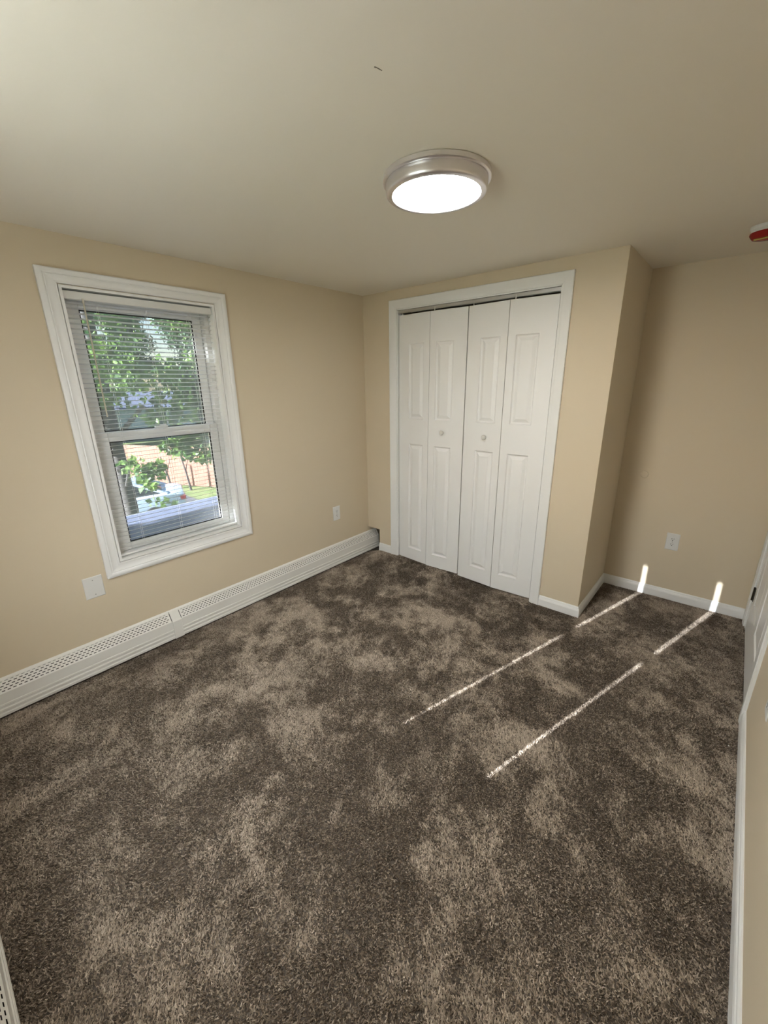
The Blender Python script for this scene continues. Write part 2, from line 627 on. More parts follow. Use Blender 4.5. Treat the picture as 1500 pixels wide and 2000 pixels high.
def raised_panel(mp, a0, a1, b0, b1):
    """Moulded panel: ovolo, groove and raised field."""
    steps = [(0, 0), (0.002, -0.004), (0.007, -0.009), (0.011, -0.0105), (0.015, -0.0105), (0.036, -0.0018), (0.039, -0.0012)]
    mb = MB()
    rings = [[mp(a0 + i, b0 + i, h), mp(a1 - i, b0 + i, h), mp(a1 - i, b1 - i, h), mp(a0 + i, b1 - i, h)] for i, h in steps]
    n = len(rings)
    v = [p for r in rings for p in r]
    f = []
    for k in range(n - 1):
        for i in range(4):
            j = (i + 1) % 4
            f.append((k * 4 + i, k * 4 + j, k * 4 + 4 + j, k * 4 + 4 + i))
    f.append(tuple((n - 1) * 4 + i for i in range(4)))
    return mb.add(v, f)


def bifold_leaf(root, p0, p1, hinge_right, zb, zt, knob):
    """p0, p1: floor points of the leaf face, seen from the room."""
    d = Vector((p1[0] - p0[0], p1[1] - p0[1], 0))
    L = d.length
    d.normalize()
    nrm = Vector((d.y, -d.x, 0))             # towards the room
    O = Vector((p0[0], p0[1], 0))

    def mp(a, b, h):
        q = O + d * a + nrm * h
        return (q.x, q.y, b)

    def bx(mb, a0, a1, b0, b1, h0, h1):
        mb.hexa([mp(a0, b0, h0), mp(a1, b0, h0), mp(a1, b0, h1), mp(a0, b0, h1), mp(a0, b1, h0), mp(a1, b1, h0), mp(a1, b1, h1), mp(a0, b1, h1)])
    s0, s1 = (0.104, 0.054) if hinge_right else (0.054, 0.104)
    mb = MB()
    e = 0.0022
    bx(mb, e, s0, zb, zt, -0.030, 0)
    bx(mb, L - s1, L - e, zb, zt, -0.030, 0)
    zr = [zb, 0.140, 1.068, 1.270, 1.836, zt]
    for k in (0, 2, 4):
        bx(mb, s0, L - s1, zr[k], zr[k + 1], -0.030, 0)
    bx(mb, s0, L - s1, 0.140, 1.836, -0.030, -0.013)
    leaf = mb.build('leaf', DOORW, root)
    for k in (1, 3):
        raised_panel(mp, s0, L - s1, zr[k], zr[k + 1]).build('panel', DOORW, leaf)
    if knob:
        c = mp((s0 + L - s1) / 2 + 0.004, knob, 0)
        kb = MB()
        prof = [(0.010, -.001), (0.0085, 0.008), (0.0085, 0.013), (0.013, 0.016), (0.0165, 0.021), (0.0165, 0.026), (0.013, 0.031), (0.006, 0.033)]
        kb.lathe(prof, c, 'y', 24, -1)
        kb.build('knob', mat('white_knob_paint', (0.72, 0.71, 0.66), 0.25), leaf, smooth=True)
    # roller pin reaching up to the track
    c = mp(0.028 if not hinge_right else 0.028, zt, -0.015)
    MB().lathe([(0.004, 0), (0.004, 0.028)], c, 'z', 10).build('pivot_pin', PLATE, leaf)
    return leaf


LY = YB + 0.012
XB = [-2.172, -1.867, -1.562, -1.256, -0.951]
FOLD = 0.019
for k, (lb, nm) in enumerate((('left pair of white panelled bifold closet doors', 'door_1'), ('right pair of white panelled bifold closet doors', 'door_2'))):
    dr = thing(nm, (XB[2 * k], LY, 0), lb, kind='structure')
    x0, x1, x2 = XB[2 * k:2 * k + 3]
    zb = (0.034, 0.019)[k]
    zt = 2.045
    if k == 0:
        bifold_leaf(dr, (x0, LY), (x1, LY - FOLD), True, zb, zt, None)
        bifold_leaf(dr, (x1, LY - FOLD), (x2 - 0.0015, LY), False, zb - 0.004, zt, 1.180)
    else:
        bifold_leaf(dr, (x0 + 0.0015, LY), (x1, LY - FOLD), True, zb, zt, 1.172)
        bifold_leaf(dr, (x1, LY - FOLD), (x2, LY), False, zb - 0.002, zt, None)

# ------------------------------------------------------------------ hinged door in the right wall
root = thing('door_3', (XR, DY0, 0), 'white panelled hinged door at the alcove end of the right wall', kind='structure')
g = 0.022
for nm, q in (('n', ((DY0 - g, 0), (DY0 - g, DZ + g), (DY0 - g - CASE_W, 0), (DY0 - g - CASE_W, DZ + g + CASE_W))),
              ('t', ((DY0 - g, DZ + g), (DY1 + g, DZ + g), (DY0 - g - CASE_W, DZ + g + CASE_W), (DY1 + g + CASE_W, DZ + g + CASE_W))),
              ('f', ((DY1 + g, DZ + g), (DY1 + g, 0), (DY1 + g + CASE_W, DZ + g + CASE_W), (DY1 + g + CASE_W, 0)))):
    mitre_strip(right_map, *q, FLAT_PROF).build('casing', TRIM, root, smooth=True)
MB().box(XR - 0.003, XR + 0.059, DY0 - g, DY0 + 0.003, 0, DZ).build('jamb', TRIM, root)
MB().box(XR - 0.003, XR + 0.059, DY1 - 0.003, DY1 + g, 0, DZ).build('jamb', TRIM, root)
MB().box(XR - 0.003, XR + 0.059, DY0 - g, DY1 + g, DZ - 0.003, DZ + g).build('jamb', TRIM, root)
mb = MB()
A0, A1 = DY0 + 0.006, DY1 - 0.006
H0, H1 = -0.036, 0.001


def rb(a0, a1, b0, b1, h0=H0, h1=H1):
    mb.box(XR - h1, XR - h0, a0, a1, b0, b1)


st = 0.115
am = (A0 + A1) / 2
cols = [(A0 + st, am - 0.055), (am + 0.055, A1 - st)]
rows = [(0.22, 0.80), (0.95, 1.55), (1.66, 1.90)]
rb(A0, A0 + st, 0.012, DZ - 0.006)
rb(A1 - st, A1, 0.012, DZ - 0.006)
rb(am - 0.055, am + 0.055, 0.012, DZ - 0.006)
zz = [0.012, 0.22, 0.80, 0.95, 1.55, 1.66, 1.90, DZ - 0.006]
for c0, c1 in cols:
    for k in (0, 2, 4, 6):
        rb(c0, c1, zz[k], zz[k + 1])
    rb(c0, c1, 0.22, 1.90, H0, -0.014)
leaf = mb.build('leaf', DOORW, root)
for c0, c1 in cols:
    for r0, r1 in rows:
        raised_panel(lambda a, b, h: right_map(a, b, h + H1), c0, c1, r0, r1).build('panel', DOORW, leaf)
HB = mat('aged_bronze', (0.07, 0.055, 0.04), 0.35, 0.8)
for hz in (0.206, 1.02, 1.78):
    hg = MB()
    hg.tube([(XR - 0.007, DY1 - 0.004, hz), (XR - 0.007, DY1 - 0.004, hz + 0.089)], 0.006, 10)
    hg.box(XR - 0.004, XR - 0.001, DY1 - 0.030, DY1 - 0.004, hz, hz + 0.089)
    h = hg.build('hinge', HB, leaf)
    tag(h, 'dark bronze hinge')
kn = MB().lathe([(0.027, 0), (0.027, 0.006), (0.010, 0.010), (0.010, 0.035), (0.024, 0.042), (0.028, 0.055), (0.022, 0.066), (0.008, 0.07)], (XR - H1, A0 + 0.065, 0.93), 'x', 24, -1)
tag(kn.build('door_knob', STEEL, leaf, smooth=True), 'brushed metal door knob')

# ------------------------------------------------------------------ baseboard heaters


def make_heater(mp, a0, a1, joints, label):
    """mp(along, up, off wall)."""
    root = thing('baseboard_heater', mp((a0 + a1) / 2, 0, 0), label, 'heater', 'white baseboard heaters')

    def ext(prof, A0, A1, closed=True):
        return MB().loft([[mp(A0, z, h) for h, z in prof], [mp(A1, z, h) for h, z in prof]], cap=True)
    top = [(0.001, 0.150), (0.001, 0.197), (0.004, 0.199), (0.013, 0.191), (0.0135, 0.188), (0.004, 0.194), (0.003, 0.150)]
    ext(top, a0, a1).build('back_plate', HEATM, root, smooth=False)
    front = [(0.0455, 0.139), (0.0475, 0.136), (0.0475, 0.082), (0.0505, 0.080), (0.0505, 0.070), (0.048, 0.066), (0.048, 0.058), (0.0515, 0.055),
             (0.0515, 0.046), (0.0485, 0.042), (0.0485, 0.034), (0.051, 0.031), (0.050, 0.017), (0.0465, 0.016), (0.0465, 0.030), (0.0445, 0.034), (0.0445, 0.136)]
    ext(front, a0, a1).build('front_panel', HEATM, root)
    # inside: fin element seen dark through the slots
    MB().loft([[mp(A, z, h) for h, z in [(0.002, 0.02), (0.040, 0.02), (0.040, 0.128), (0.008, 0.176), (0.002, 0.176)]] for A in (a0 + .002, a1 - .002)]).build('heating_element', HEATD, root)
    # slotted grille between joints: rows of punched slots, cut as real openings
    p0, p1 = (0.0130, 0.1915), (0.0470, 0.1385)
    P = lambda t, A: mp(A, p0[1] + (p1[1] - p0[1]) * t, p0[0] + (p1[0] - p0[0]) * t)
    edges = [a0] + [e for j in joints for e in (j[0] - 0.004, j[1] + 0.004)] + [a1]
    nrow = 5
    for sct in range(0, len(edges), 2):
        e0, e1 = edges[sct], edges[sct + 1]
        mb = MB()
        ts = [0.0]
        for r in range(nrow):
            c = 0.13 + r * 0.74 / (nrow - 1)
            ts += [c - 0.032, c + 0.032]
        ts.append(1.0)
        for k in range(len(ts) - 1):
            t0, t1 = ts[k], ts[k + 1]
            if k % 2 == 0:
                mb.add([P(t0, e0), P(t0, e1), P(t1, e1), P(t1, e0)], [(0, 1, 2, 3)])
            else:
                r = k // 2
                sp = 0.0215
                x = e0
                q = e0 + 0.010 + (r % 2) * sp / 2
                while q + 0.0135 < e1 - 0.008:
                    mb.add([P(t0, x), P(t0, q), P(t1, q), P(t1, x)], [(0, 1, 2, 3)])
                    x = q + 0.0125
                    q += sp
                mb.add([P(t0, x), P(t0, e1), P(t1, e1), P(t1, x)], [(0, 1, 2, 3)])
        mb.build('slotted_grille', HEATM, root, recalc=False)
    for j0, j1 in joints:
        jp = [(0.002, 0.1975), (0.0145, 0.1935), (0.0490, 0.1395), (0.0525, 0.134), (0.0535, 0.015), (0.046, 0.015), (0.044, 0.134), (0.010, 0.188), (0.002, 0.19)]
        ext(jp, j0, j1).build('joint_cover', HEATM, root, bevel=0.001)
    return root


make_heater(left_map, YF + 0.10, YB + 0.092, [(0.850, 0.905)], 'long white baseboard heater below the window on the left wall')
make_heater(front_map, XL + 0.10, -0.36, [], 'white baseboard heater at the bottom left corner of the photo')
cc = MB()
cc.box(XL + .001, XL + 0.0995, YF + .001, YF + 0.0995, 0.014, 0.199)
tag(cc.build('heater_corner_cover', HEATM, None, bevel=0.004), 'white heater corner cover joining the two baseboard heaters', 'heater cover')

# ------------------------------------------------------------------ ceiling lamp
LX, LYC = -0.954, 1.418
root = thing('ceiling_lamp', (LX, LYC, ZC), 'round brushed nickel flush ceiling lamp, switched on', 'lamp')
ring = MB().lathe([(0.178, 0.0), (0.184, 0.002), (0.185, 0.016), (0.181, 0.019), (0.176, 0.019), (0.170, 0.018)], (LX, LYC, ZC), 'z', 72, -1)
ring.build('mounting_ring', STEEL, root, smooth=True)
body = MB().lathe([(0.172, 0.016), (0.1745, 0.020), (0.1745, 0.044), (0.1725, 0.050), (0.1680, 0.0535), (0.1530, 0.0545), (0.1515, 0.050), (0.145, 0.045)], (LX, LYC, ZC), 'z', 72, -1)
body.build('rim', STEEL, root, smooth=True)
dif = MB().lathe([(0.1512, 0.0500), (0.147, 0.0520), (0.10, 0.0530), (0.03, 0.0533), (0.005, 0.0533)], (LX, LYC, ZC), 'z', 72, -1)
tag(dif.build('diffuser', emit_mat('lit_diffuser', LAMP_COLOR, LAMP_STRENGTH), root, smooth=True), 'glowing white diffuser')

# ------------------------------------------------------------------ smoke detector
sx, syy = -0.066, 2.862
root = thing('smoke_detector', (sx, syy, ZC), 'white smoke detector with a red cover on the ceiling', 'smoke detector')
MB().lathe([(0.068, 0), (0.068, 0.008), (0.066, 0.012), (0.063, 0.014), (0.062, 0.026), (0.058, 0.028)], (sx, syy, ZC), 'z', 48, -1).build('base', PLATE, root, smooth=True)
RED = translucent_mat('red_plastic', (0.42, 0.022, 0.018), 0.25, 0.12)
dc = MB().lathe([(0.060, 0.026), (0.066, 0.027), (0.067, 0.034), (0.061, 0.044), (0.054, 0.052), (0.030, 0.056), (0.004, 0.057)], (sx, syy, ZC), 'z', 48, -1)
tag(dc.build('dust_cover', RED, root, smooth=True), 'shiny red plastic dust cover')
MB().tube([(sx - 0.045, syy - 0.02, ZC - 0.0545), (sx + 0.02, syy - 0.045, ZC - 0.056)], 0.004, 8).build('pull_tab', mat('yellow_tab', (0.55, 0.42, 0.08), 0.4), root)

# ------------------------------------------------------------------ outlets and plates


def plate(name, mp, a, b, w_, h_, label, outlet, cat):
    root = thing(name, mp(a, b, 0), label, cat)
    t0 = 0.0055
    mb = MB()
    e = 0.004
    rings = []
    for i, h in ((0, 0.0003), (0, 0.0025), (e * .5, t0 - 0.001), (e, t0)):
        rings.append([mp(a - w_ / 2 + i, b - h_ / 2 + i, h), mp(a + w_ / 2 - i, b - h_ / 2 + i, h), mp(a + w_ / 2 - i, b + h_ / 2 - i, h), mp(a - w_ / 2 + i, b + h_ / 2 - i, h)])
    mb.loft(rings)
    mb.build('cover_plate', PLATE, root)

    def bx(m_, a0, a1, b0, b1, h0, h1):
        p, q = mp(a0, b0, h0), mp(a1, b1, h1)
        return m_.box(min(p[0], q[0]), max(p[0], q[0]), min(p[1], q[1]), max(p[1], q[1]), min(p[2], q[2]), max(p[2], q[2]))
    if outlet:
        for s_ in (-1, 1):
            c = b + s_ * 0.0195
            pts = []
            for i in range(24):
                t = 2 * math.pi * i / 24
                pts.append((a + 0.0172 * math.cos(t), c + max(-0.0138, min(0.0138, 0.0172 * math.sin(t)))))
            rc = MB().loft([[mp(x, y, h) for x, y in pts] for h in (t0 - 0.002, t0 + 0.0016)])
            r_ = rc.build('receptacle', PLATE, root)
            sl = MB()
            bx(sl, a - 0.0075, a - 0.0050, c - 0.001, c + 0.0085, t0 + 0.0012, t0 + 0.0020)
            bx(sl, a + 0.0050, a + 0.0075, c + 0.000, c + 0.0080, t0 + 0.0012, t0 + 0.0020)
            bx(sl, a - 0.0026, a + 0.0026, c - 0.0095, c - 0.0045, t0 + 0.0012, t0 + 0.0020)
            sl.build('slot', SLOT, r_)
        sc = [b]
    else:
        sc = [b - 0.042, b + 0.042]
    for z in sc:
        q = MB().loft([[mp(a + 0.003 * math.cos(t), z + 0.003 * math.sin(t), h) for t in [2 * math.pi * i / 10 for i in range(10)]] for h in (t0 - 0.001, t0 + 0.001)])
        q.build('screw', mat('painted_screw', (0.40, 0.39, 0.37), 0.4, 0.5), root)
    return root


plate('wall_outlet', back_map if False else (lambda a, b, h: (a, YA - h, b)), -0.2115, 0.4445, 0.078, 0.124, 'white duplex outlet on the alcove wall above the sun streaks', True, 'outlet')
plate('wall_outlet', left_map, 2.330, 0.4725, 0.080, 0.124, 'white duplex outlet on the window wall near the closet', True, 'outlet')
plate('wall_outlet', right_map, 1.808, 0.445, 0.080, 0.124, 'white duplex outlet on the right wall at the photo edge', True, 'outlet')
plate('blank_plate', left_map, 0.508, 0.506, 0.092, 0.124, 'blank white cover plate on the wall below the window', False, 'wall plate')

# wall bumper for the door knob
bp_ = MB().lathe([(0.0255, 0.0003), (0.0255, 0.004), (0.0225, 0.007), (0.019, 0.0065), (0.010, 0.0085), (0.002, 0.009)], (-0.4545, YA, 0.904), 'y', 36, -1)
tag(bp_.build('door_bumper', WALL, None, smooth=True), 'round beige door bumper painted over on the alcove wall', 'door stop')

# paint scratch on the ceiling, crumb on the carpet
ck = MB()
pp = [(-0.768, 0.886), (-0.766, 0.892), (-0.7648, 0.8965), (-0.764, 0.902), (-0.7632, 0.906)]
ck.tube([(x, y, ZC - 0.0004) for x, y in pp], [0.0016, 0.0006, 0.0013, 0.0006, 0.0010], 6)
ck.build('paint_chip', mat('chipped_paint', (0.22, 0.19, 0.15), 0.9), ceiling)
lint = MB().lathe([(0.0006, 0), (0.0022, 0.001), (0.0026, 0.003), (0.0012, 0.005), (0.0003, 0.0055)], (0.225, 2.05, 0.008), 'z', 8)
tag(lint.build('crumb', PLATE, None, smooth=True), 'tiny white crumb lying on the carpet by the right baseboard', 'crumb')

# ------------------------------------------------------------------ carpet pile


def grid_noise(x, y, cell, seed):
    r_ = np.random.default_rng(seed)
    N = 96
    G = r_.random((N, N))
    u = (x / cell) % (N - 1)
    v = (y / cell) % (N - 1)
    i = u.astype(int)
    j = v.astype(int)
    fu = u - i
    fv = v - j
    fu = fu * fu * (3 - 2 * fu)
    fv = fv * fv * (3 - 2 * fv)
    i1 = (i + 1) % N
    j1 = (j + 1) % N
    return (G[i, j] * (1 - fu) + G[i1, j] * fu) * (1 - fv) + (G[i, j1] * (1 - fu) + G[i1, j1] * fu) * fv


def fbm(x, y, cell, seed, octv=4, gain=0.55):
    s_, a_, t_ = 0, 1, 0
    for k in range(octv):
        s_ = s_ + a_ * grid_noise(x + 17.3 * k, y + 9.1 * k, cell / 2 ** k, seed + k)
        t_ += a_
        a_ *= gain
    return s_ / t_


def make_carpet():
    N = 1150000
    x = rng.uniform(XL + 0.004, XR - 0.001, N)
    y = rng.uniform(YF + 0.001, YA - 0.001, N)
    ok = (y < YB - 0.001) | (x > XC + 0.001) | ((x > OX0 + .006) & (x < OX1 - .006) & (y < YB + 0.10))
    ok &= ~((x < XL + 0.040))
    ok &= ~((x > XR - 0.0135) & (y < DY0 - .03))
    ok &= ~((y > YA - 0.0135))
    ok &= ~((y > YB - 0.0135) & (x < XC + 0.0135) & ((x > OX1 - .006) | (x < OX0 + .006)))
    x, y = x[ok], y[ok]
    n = len(x)
    gx, gy = x + 20, y + 20
    wx = gx + 0.10 * (fbm(gx, gy, 0.22, 50, 3) - .5)
    wy = gy + 0.10 * (fbm(gx, gy, 0.22, 60, 3) - .5)
    patch = fbm(wx, wy * 0.9 + 0.25 * wx, 0.145, 5, 6, 0.76)             # pile brushed one way or the other
    patch = np.clip((patch - 0.5) * 3.5 + 0.36, 0, 1)
    ang = 2 * np.pi * fbm(wx, wy, 0.6, 80, 2)
    # brushed lean: light areas lie towards the closet, dark areas stand towards the viewer
    lx = (patch - 0.45) * -0.0045 + 0.0012 * np.cos(ang)
    ly = (patch - 0.45) * 0.0075 + 0.0012 * np.sin(ang)
    hgt = 0.0045 + 0.0024 * rng.random(n) + 0.0016 * (fbm(gx, gy, 0.05, 90, 2) - .5)
    tx = x + lx + rng.normal(0, 0.0038, n)
    ty = y + ly + rng.normal(0, 0.0038, n)
    th = rng.uniform(0, np.pi, n)
    wd = 0.0021 + 0.0011 * rng.random(n)
    cx_, cy2 = np.cos(th) * wd, np.sin(th) * wd
    qs = lambda t: np.clip(t, 0, 1) ** 2 * (3 - 2 * np.clip(t, 0, 1))
    bz = 0.032 * qs((-1.30 - x) / 0.80) * qs((y - 2.25) / 0.45) * qs((x + 2.50) / 0.14)
    V = np.empty((n, 3, 3), np.float32)
    V[:, 0] = np.stack([x - cx_, y - cy2, bz], 1)
    V[:, 1] = np.stack([x + cx_, y + cy2, bz], 1)
    V[:, 2] = np.stack([tx, ty, bz + hgt], 1)
    me = bpy.data.meshes.new('carpet')
    me.vertices.add(3 * n)
    me.vertices.foreach_set('co', V.reshape(-1))
    me.loops.add(3 * n)
    me.loops.foreach_set('vertex_index', np.arange(3 * n, dtype=np.int32))
    me.polygons.add(n)
    me.polygons.foreach_set('loop_start', np.arange(0, 3 * n, 3, dtype=np.int32))
    me.update(calc_edges=True)
    # yarn colour: flecked brown and taupe strands, plus brushed-pile light and shade painted in
    tone = rng.random(n) ** 1.3
    tone = np.clip(0.62 * tone + 0.40 * (patch - 0.30), 0, 1)
    dk = np.array([0.178, 0.137, 0.102])
    lt = np.array([0.81, 0.69, 0.565])
    c = dk + (lt - dk) * tone[:, None]
    c4 = np.ones((n, 3, 4), np.float32)
    c4[:, :, :3] = c[:, None, :]
    at = me.color_attributes.new('yarn', 'BYTE_COLOR', 'POINT')
    at.data.foreach_set('color', c4.reshape(-1))
    mt = bpy.data.materials.new('carpet_yarn')
    mt.use_nodes = True
    nt = mt.node_tree
    b = nt.nodes['Principled BSDF']
    b.inputs['Roughness'].default_value = 0.85
    b.inputs['Specular IOR Level'].default_value = 0.15
    a_ = nt.nodes.new('ShaderNodeVertexColor')
    a_.layer_name = 'yarn'
    nt.links.new(a_.outputs['Color'], b.inputs['Base Color'])
    me.materials.append(mt)
    o = bpy.data.objects.new('carpet', me)
    COL.objects.link(o)
    tag(o, 'flecked brown cut pile carpet covering the whole floor', 'carpet', kind='stuff')


make_carpet()

# ------------------------------------------------------------------ outside, seen through the window
LAWN = mat('lawn_grass', (0.10, 0.16, 0.035), 0.9, vary=(3.0, (0.20, 0.22, 0.08), 0.8), bump=(40, 0.6))
ASPH = mat('asphalt', (0.07, 0.072, 0.08), 0.9, vary=(8, (0.10, 0.10, 0.11), 1.0))
FENCE = mat('red_stained_wood', (0.22, 0.095, 0.06), 0.7, vary=(2.0, (0.27, 0.13, 0.085), 0.8))
SHING = mat('blue_shaded_shingle', (0.085, 0.10, 0.155), 0.9, vary=(14, (0.12, 0.14, 0.20), 1.0), bump=(60, 0.5))  # blue of the shade is put into the grey shingle colour
BARK = mat('grey_bark', (0.055, 0.05, 0.047), 0.9, vary=(12, (0.09, 0.082, 0.075), 1.0), bump=(30, 0.8, (1, 1, 0.2)))
LEAF = translucent_mat('green_leaf', (0.045, 0.105, 0.035), 0.42, 0.45, vary=(4.5, (0.21, 0.33, 0.075)))
LEAFD = translucent_mat('dark_green_leaf', (0.030, 0.070, 0.038), 0.38, 0.5, vary=(1.6, (0.12, 0.20, 0.06)))

gr = MB().box(-70, 30, -40, 60, GZ - 0.2, GZ)
tag(gr.build('lawn', LAWN), 'green lawn in front of the red fence', kind='structure')
dv = MB().box(-18.0, -9.5, -30, 7.3, GZ + 0.001, GZ + 0.03)
tag(dv.build('driveway', ASPH), 'grey asphalt driveway under the parked car', kind='structure')

# porch roof just below the window
pr = MB()
ex, ez, wx_, wz = -6.0, -0.12, -2.70, 0.42
for y0, y1 in ((-1.5, 9.0),):
    pr.hexa([(ex, y0, ez - 0.08), (wx_, y0, wz - 0.08), (wx_, y1, wz - 0.08), (ex, y1, ez - 0.08), (ex, y0, ez), (wx_, y0, wz), (wx_, y1, wz), (ex, y1, ez)])
prr = thing('porch_roof', (-4.3, 3.7, -0.2), 'grey shingled porch roof, tinted blue like shade, just below the window', 'roof')
pr.build('roof_deck', SHING, prr)
nrow = 13
for k in range(nrow):
    t0, t1 = k / nrow, (k + 1) / nrow
    xa, xb = ex + (wx_ - ex) * t0 - 0.02, ex + (wx_ - ex) * t1
    za, zb_ = ez + (wz - ez) * t0, ez + (wz - ez) * t1
    MB().hexa([(xa, -1.5, za - 0.004), (xb, -1.5, zb_ - 0.004), (xb, 9.0, zb_ - 0.004), (xa, 9.0, za - 0.004), (xa, -1.5, za + 0.012), (xb, -1.5, zb_ + 0.003), (xb, 9.0, zb_ + 0.003), (xa, 9.0, za + 0.012)]).build('shingle_row', SHING, prr)
MB().box(ex - 0.06, ex - 0.01, -1.5, 9.0, ez - 0.12, ez + 0.004).build('gutter', mat('white_gutter', (0.55, 0.57, 0.6), 0.4), prr)
for y in (-1.0, 3.7, 8.5):
    MB().box(ex + 0.1, ex + 0.22, y - 0.06, y + 0.06, GZ, ez - 0.06).build('post', TRIM, prr)

# fence
fp0, fp1 = Vector((-33.0, 1.85, 0)), Vector((-8.0, 13.0, 0))
fd = (fp1 - fp0)
FL = fd.length
fd.normalize()
fn = Vector((fd.y, -fd.x, 0))
fr = thing('garden_fence', ((fp0 + fp1) / 2 + Vector((0, 0, GZ))), 'tall red wooden picket fence behind the parked car', 'fence')
pk = MB()
npk = int(FL / 0.15)
for k in range(npk):
    a = fp0 + fd * (k * 0.15)
    b = a + fd * 0.139
    o = fn * (0.003 * random.random())
    z0, z1 = GZ + 0.04, GZ + 1.80 + 0.012 * random.random()
    th_ = fn * 0.02
    pk.hexa([(*(a + o).xy, z0), (*(b + o).xy, z0), (*(b + o - th_).xy, z0), (*(a + o - th_).xy, z0), (*(a + o).xy, z1), (*(b + o).xy, z1), (*(b + o - th_).xy, z1), (*(a + o - th_).xy, z1)])
tag(pk.build('pickets', FENCE, fr), kind='stuff')
for z in (0.35, 1.45):
    a, b = fp0 - fn * 0.02, fp1 - fn * 0.02
    q = fn * 0.04
    MB().hexa([(*a.xy, GZ + z), (*b.xy, GZ + z), (*(b - q).xy, GZ + z), (*(a - q).xy, GZ + z), (*a.xy, GZ + z + .09), (*b.xy, GZ + z + .09), (*(b - q).xy, GZ + z + .09), (*(a - q).xy, GZ + z + .09)]).build('rail', FENCE, fr)
for k in range(11):
    a = fp0 + fd * (k * FL / 10) - fn * 0.07
    MB().box(a.x - 0.045, a.x + 0.045, a.y - 0.045, a.y + 0.045, GZ, GZ + 1.75).build('post', FENCE, fr)


def polar(az, r_, z):
    t = math.radians(az)
    return (-r_ * math.cos(t), r_ * math.sin(t), z)


# young saplings against the fence
for az, r_, hh, lb in ((23.75, 19.6, 1.75, 'thin leaning bare sapling in front of the red fence'), (21.6, 20.2, 1.5, 'shorter thin sapling in front of the red fence')):
    b = polar(az, r_, GZ)
    mb = MB().tube([b, (b[0] - 0.02, b[1] - 0.10, GZ + hh * .5), (b[0] - 0.06, b[1] - 0.24, GZ + hh)], [0.05, 0.04, 0.02], 8)
    br = MB().tube([(b[0] - 0.02, b[1] - 0.10, GZ + hh * .5), (b[0], b[1] + 0.12, GZ + hh * .9)], [0.02, 0.008], 6)
    sr = thing('sapling', b, lb, 'sapling')
    mb.build('trunk', BARK, sr, smooth=True)
    br.build('branch', BARK, sr, smooth=True)


# ---- trees
def leaf_mesh(name, pts, size, material, parent, seed):
    """pts: (n,3) leaf positions; every leaf a folded pointed blade."""
    r_ = np.random.default_rng(seed)
    n = len(pts)
    L = size * (0.6 + 0.7 * r_.random(n))
    d = r_.normal(size=(n, 3))
    d[:, 2] -= 0.5
    d /= np.linalg.norm(d, axis=1)[:, None]
    s_ = np.cross(d, r_.normal(size=(n, 3)))
    s_ /= np.linalg.norm(s_, axis=1)[:, None]
    nn = np.cross(d, s_)
    W_ = (L * 0.38)[:, None]
    Lc = L[:, None]
    V = np.stack([pts, pts + d * Lc * .45 + s_ * W_ + nn * W_ * .3, pts + d * Lc, pts + d * Lc * .45 - s_ * W_ + nn * W_ * .3], 1)
    V = V - np.array(ORG[parent.name])
    idx = np.arange(n) * 4
    F = np.stack([idx, idx + 1, idx + 2, idx, idx + 2, idx + 3], 1).reshape(-1, 3)
    me = bpy.data.meshes.new(name)
    me.vertices.add(4 * n)
    me.vertices.foreach_set('co', V.astype(np.float32).reshape(-1))
    me.loops.add(6 * n)
    me.loops.foreach_set('vertex_index', F.astype(np.int32).reshape(-1))
    me.polygons.add(2 * n)
    me.polygons.foreach_set('loop_start', np.arange(0, 6 * n, 3, dtype=np.int32))
    me.update(calc_edges=True)
    me.materials.append(material)
    o = bpy.data.objects.new(name, me)
    COL.objects.link(o)
    o.parent = parent
    ORG[o.name] = ORG[parent.name]
    o['kind'] = 'stuff'
    return o


def blob_points(blobs, seed):
    r_ = np.random.default_rng(seed)
    out = []
    for (cx, cy2, cz, rx, rz, n) in blobs:
        d = r_.normal(size=(n, 3))
        d /= np.linalg.norm(d, axis=1)[:, None]
        rad = r_.random(n)[:, None] ** 0.45
        out.append(np.array([cx, cy2, cz]) + d * rad * np.array([rx, rx, rz]))
    return np.concatenate(out)


def make_tree(base, label, trunk, branches, blobs, size, material, seed, group=None):
    root = thing('tree', base, label, 'tree', group)
    MB().tube(*trunk, 12).build('trunk', BARK, root, smooth=True)
    for b in branches:
        MB().tube(*b, 7).build('branch', BARK, root, smooth=True)
    if blobs:
        leaf_mesh('foliage', blob_points(blobs, seed), size, material, root, seed)
    return root


tb = polar(17.1, 8.9, GZ)
tt = polar(16.55, 9.0, 0.6)
tt2 = polar(16.3, 9.0, 3.0)
blobs = []
rr = random.Random(5)
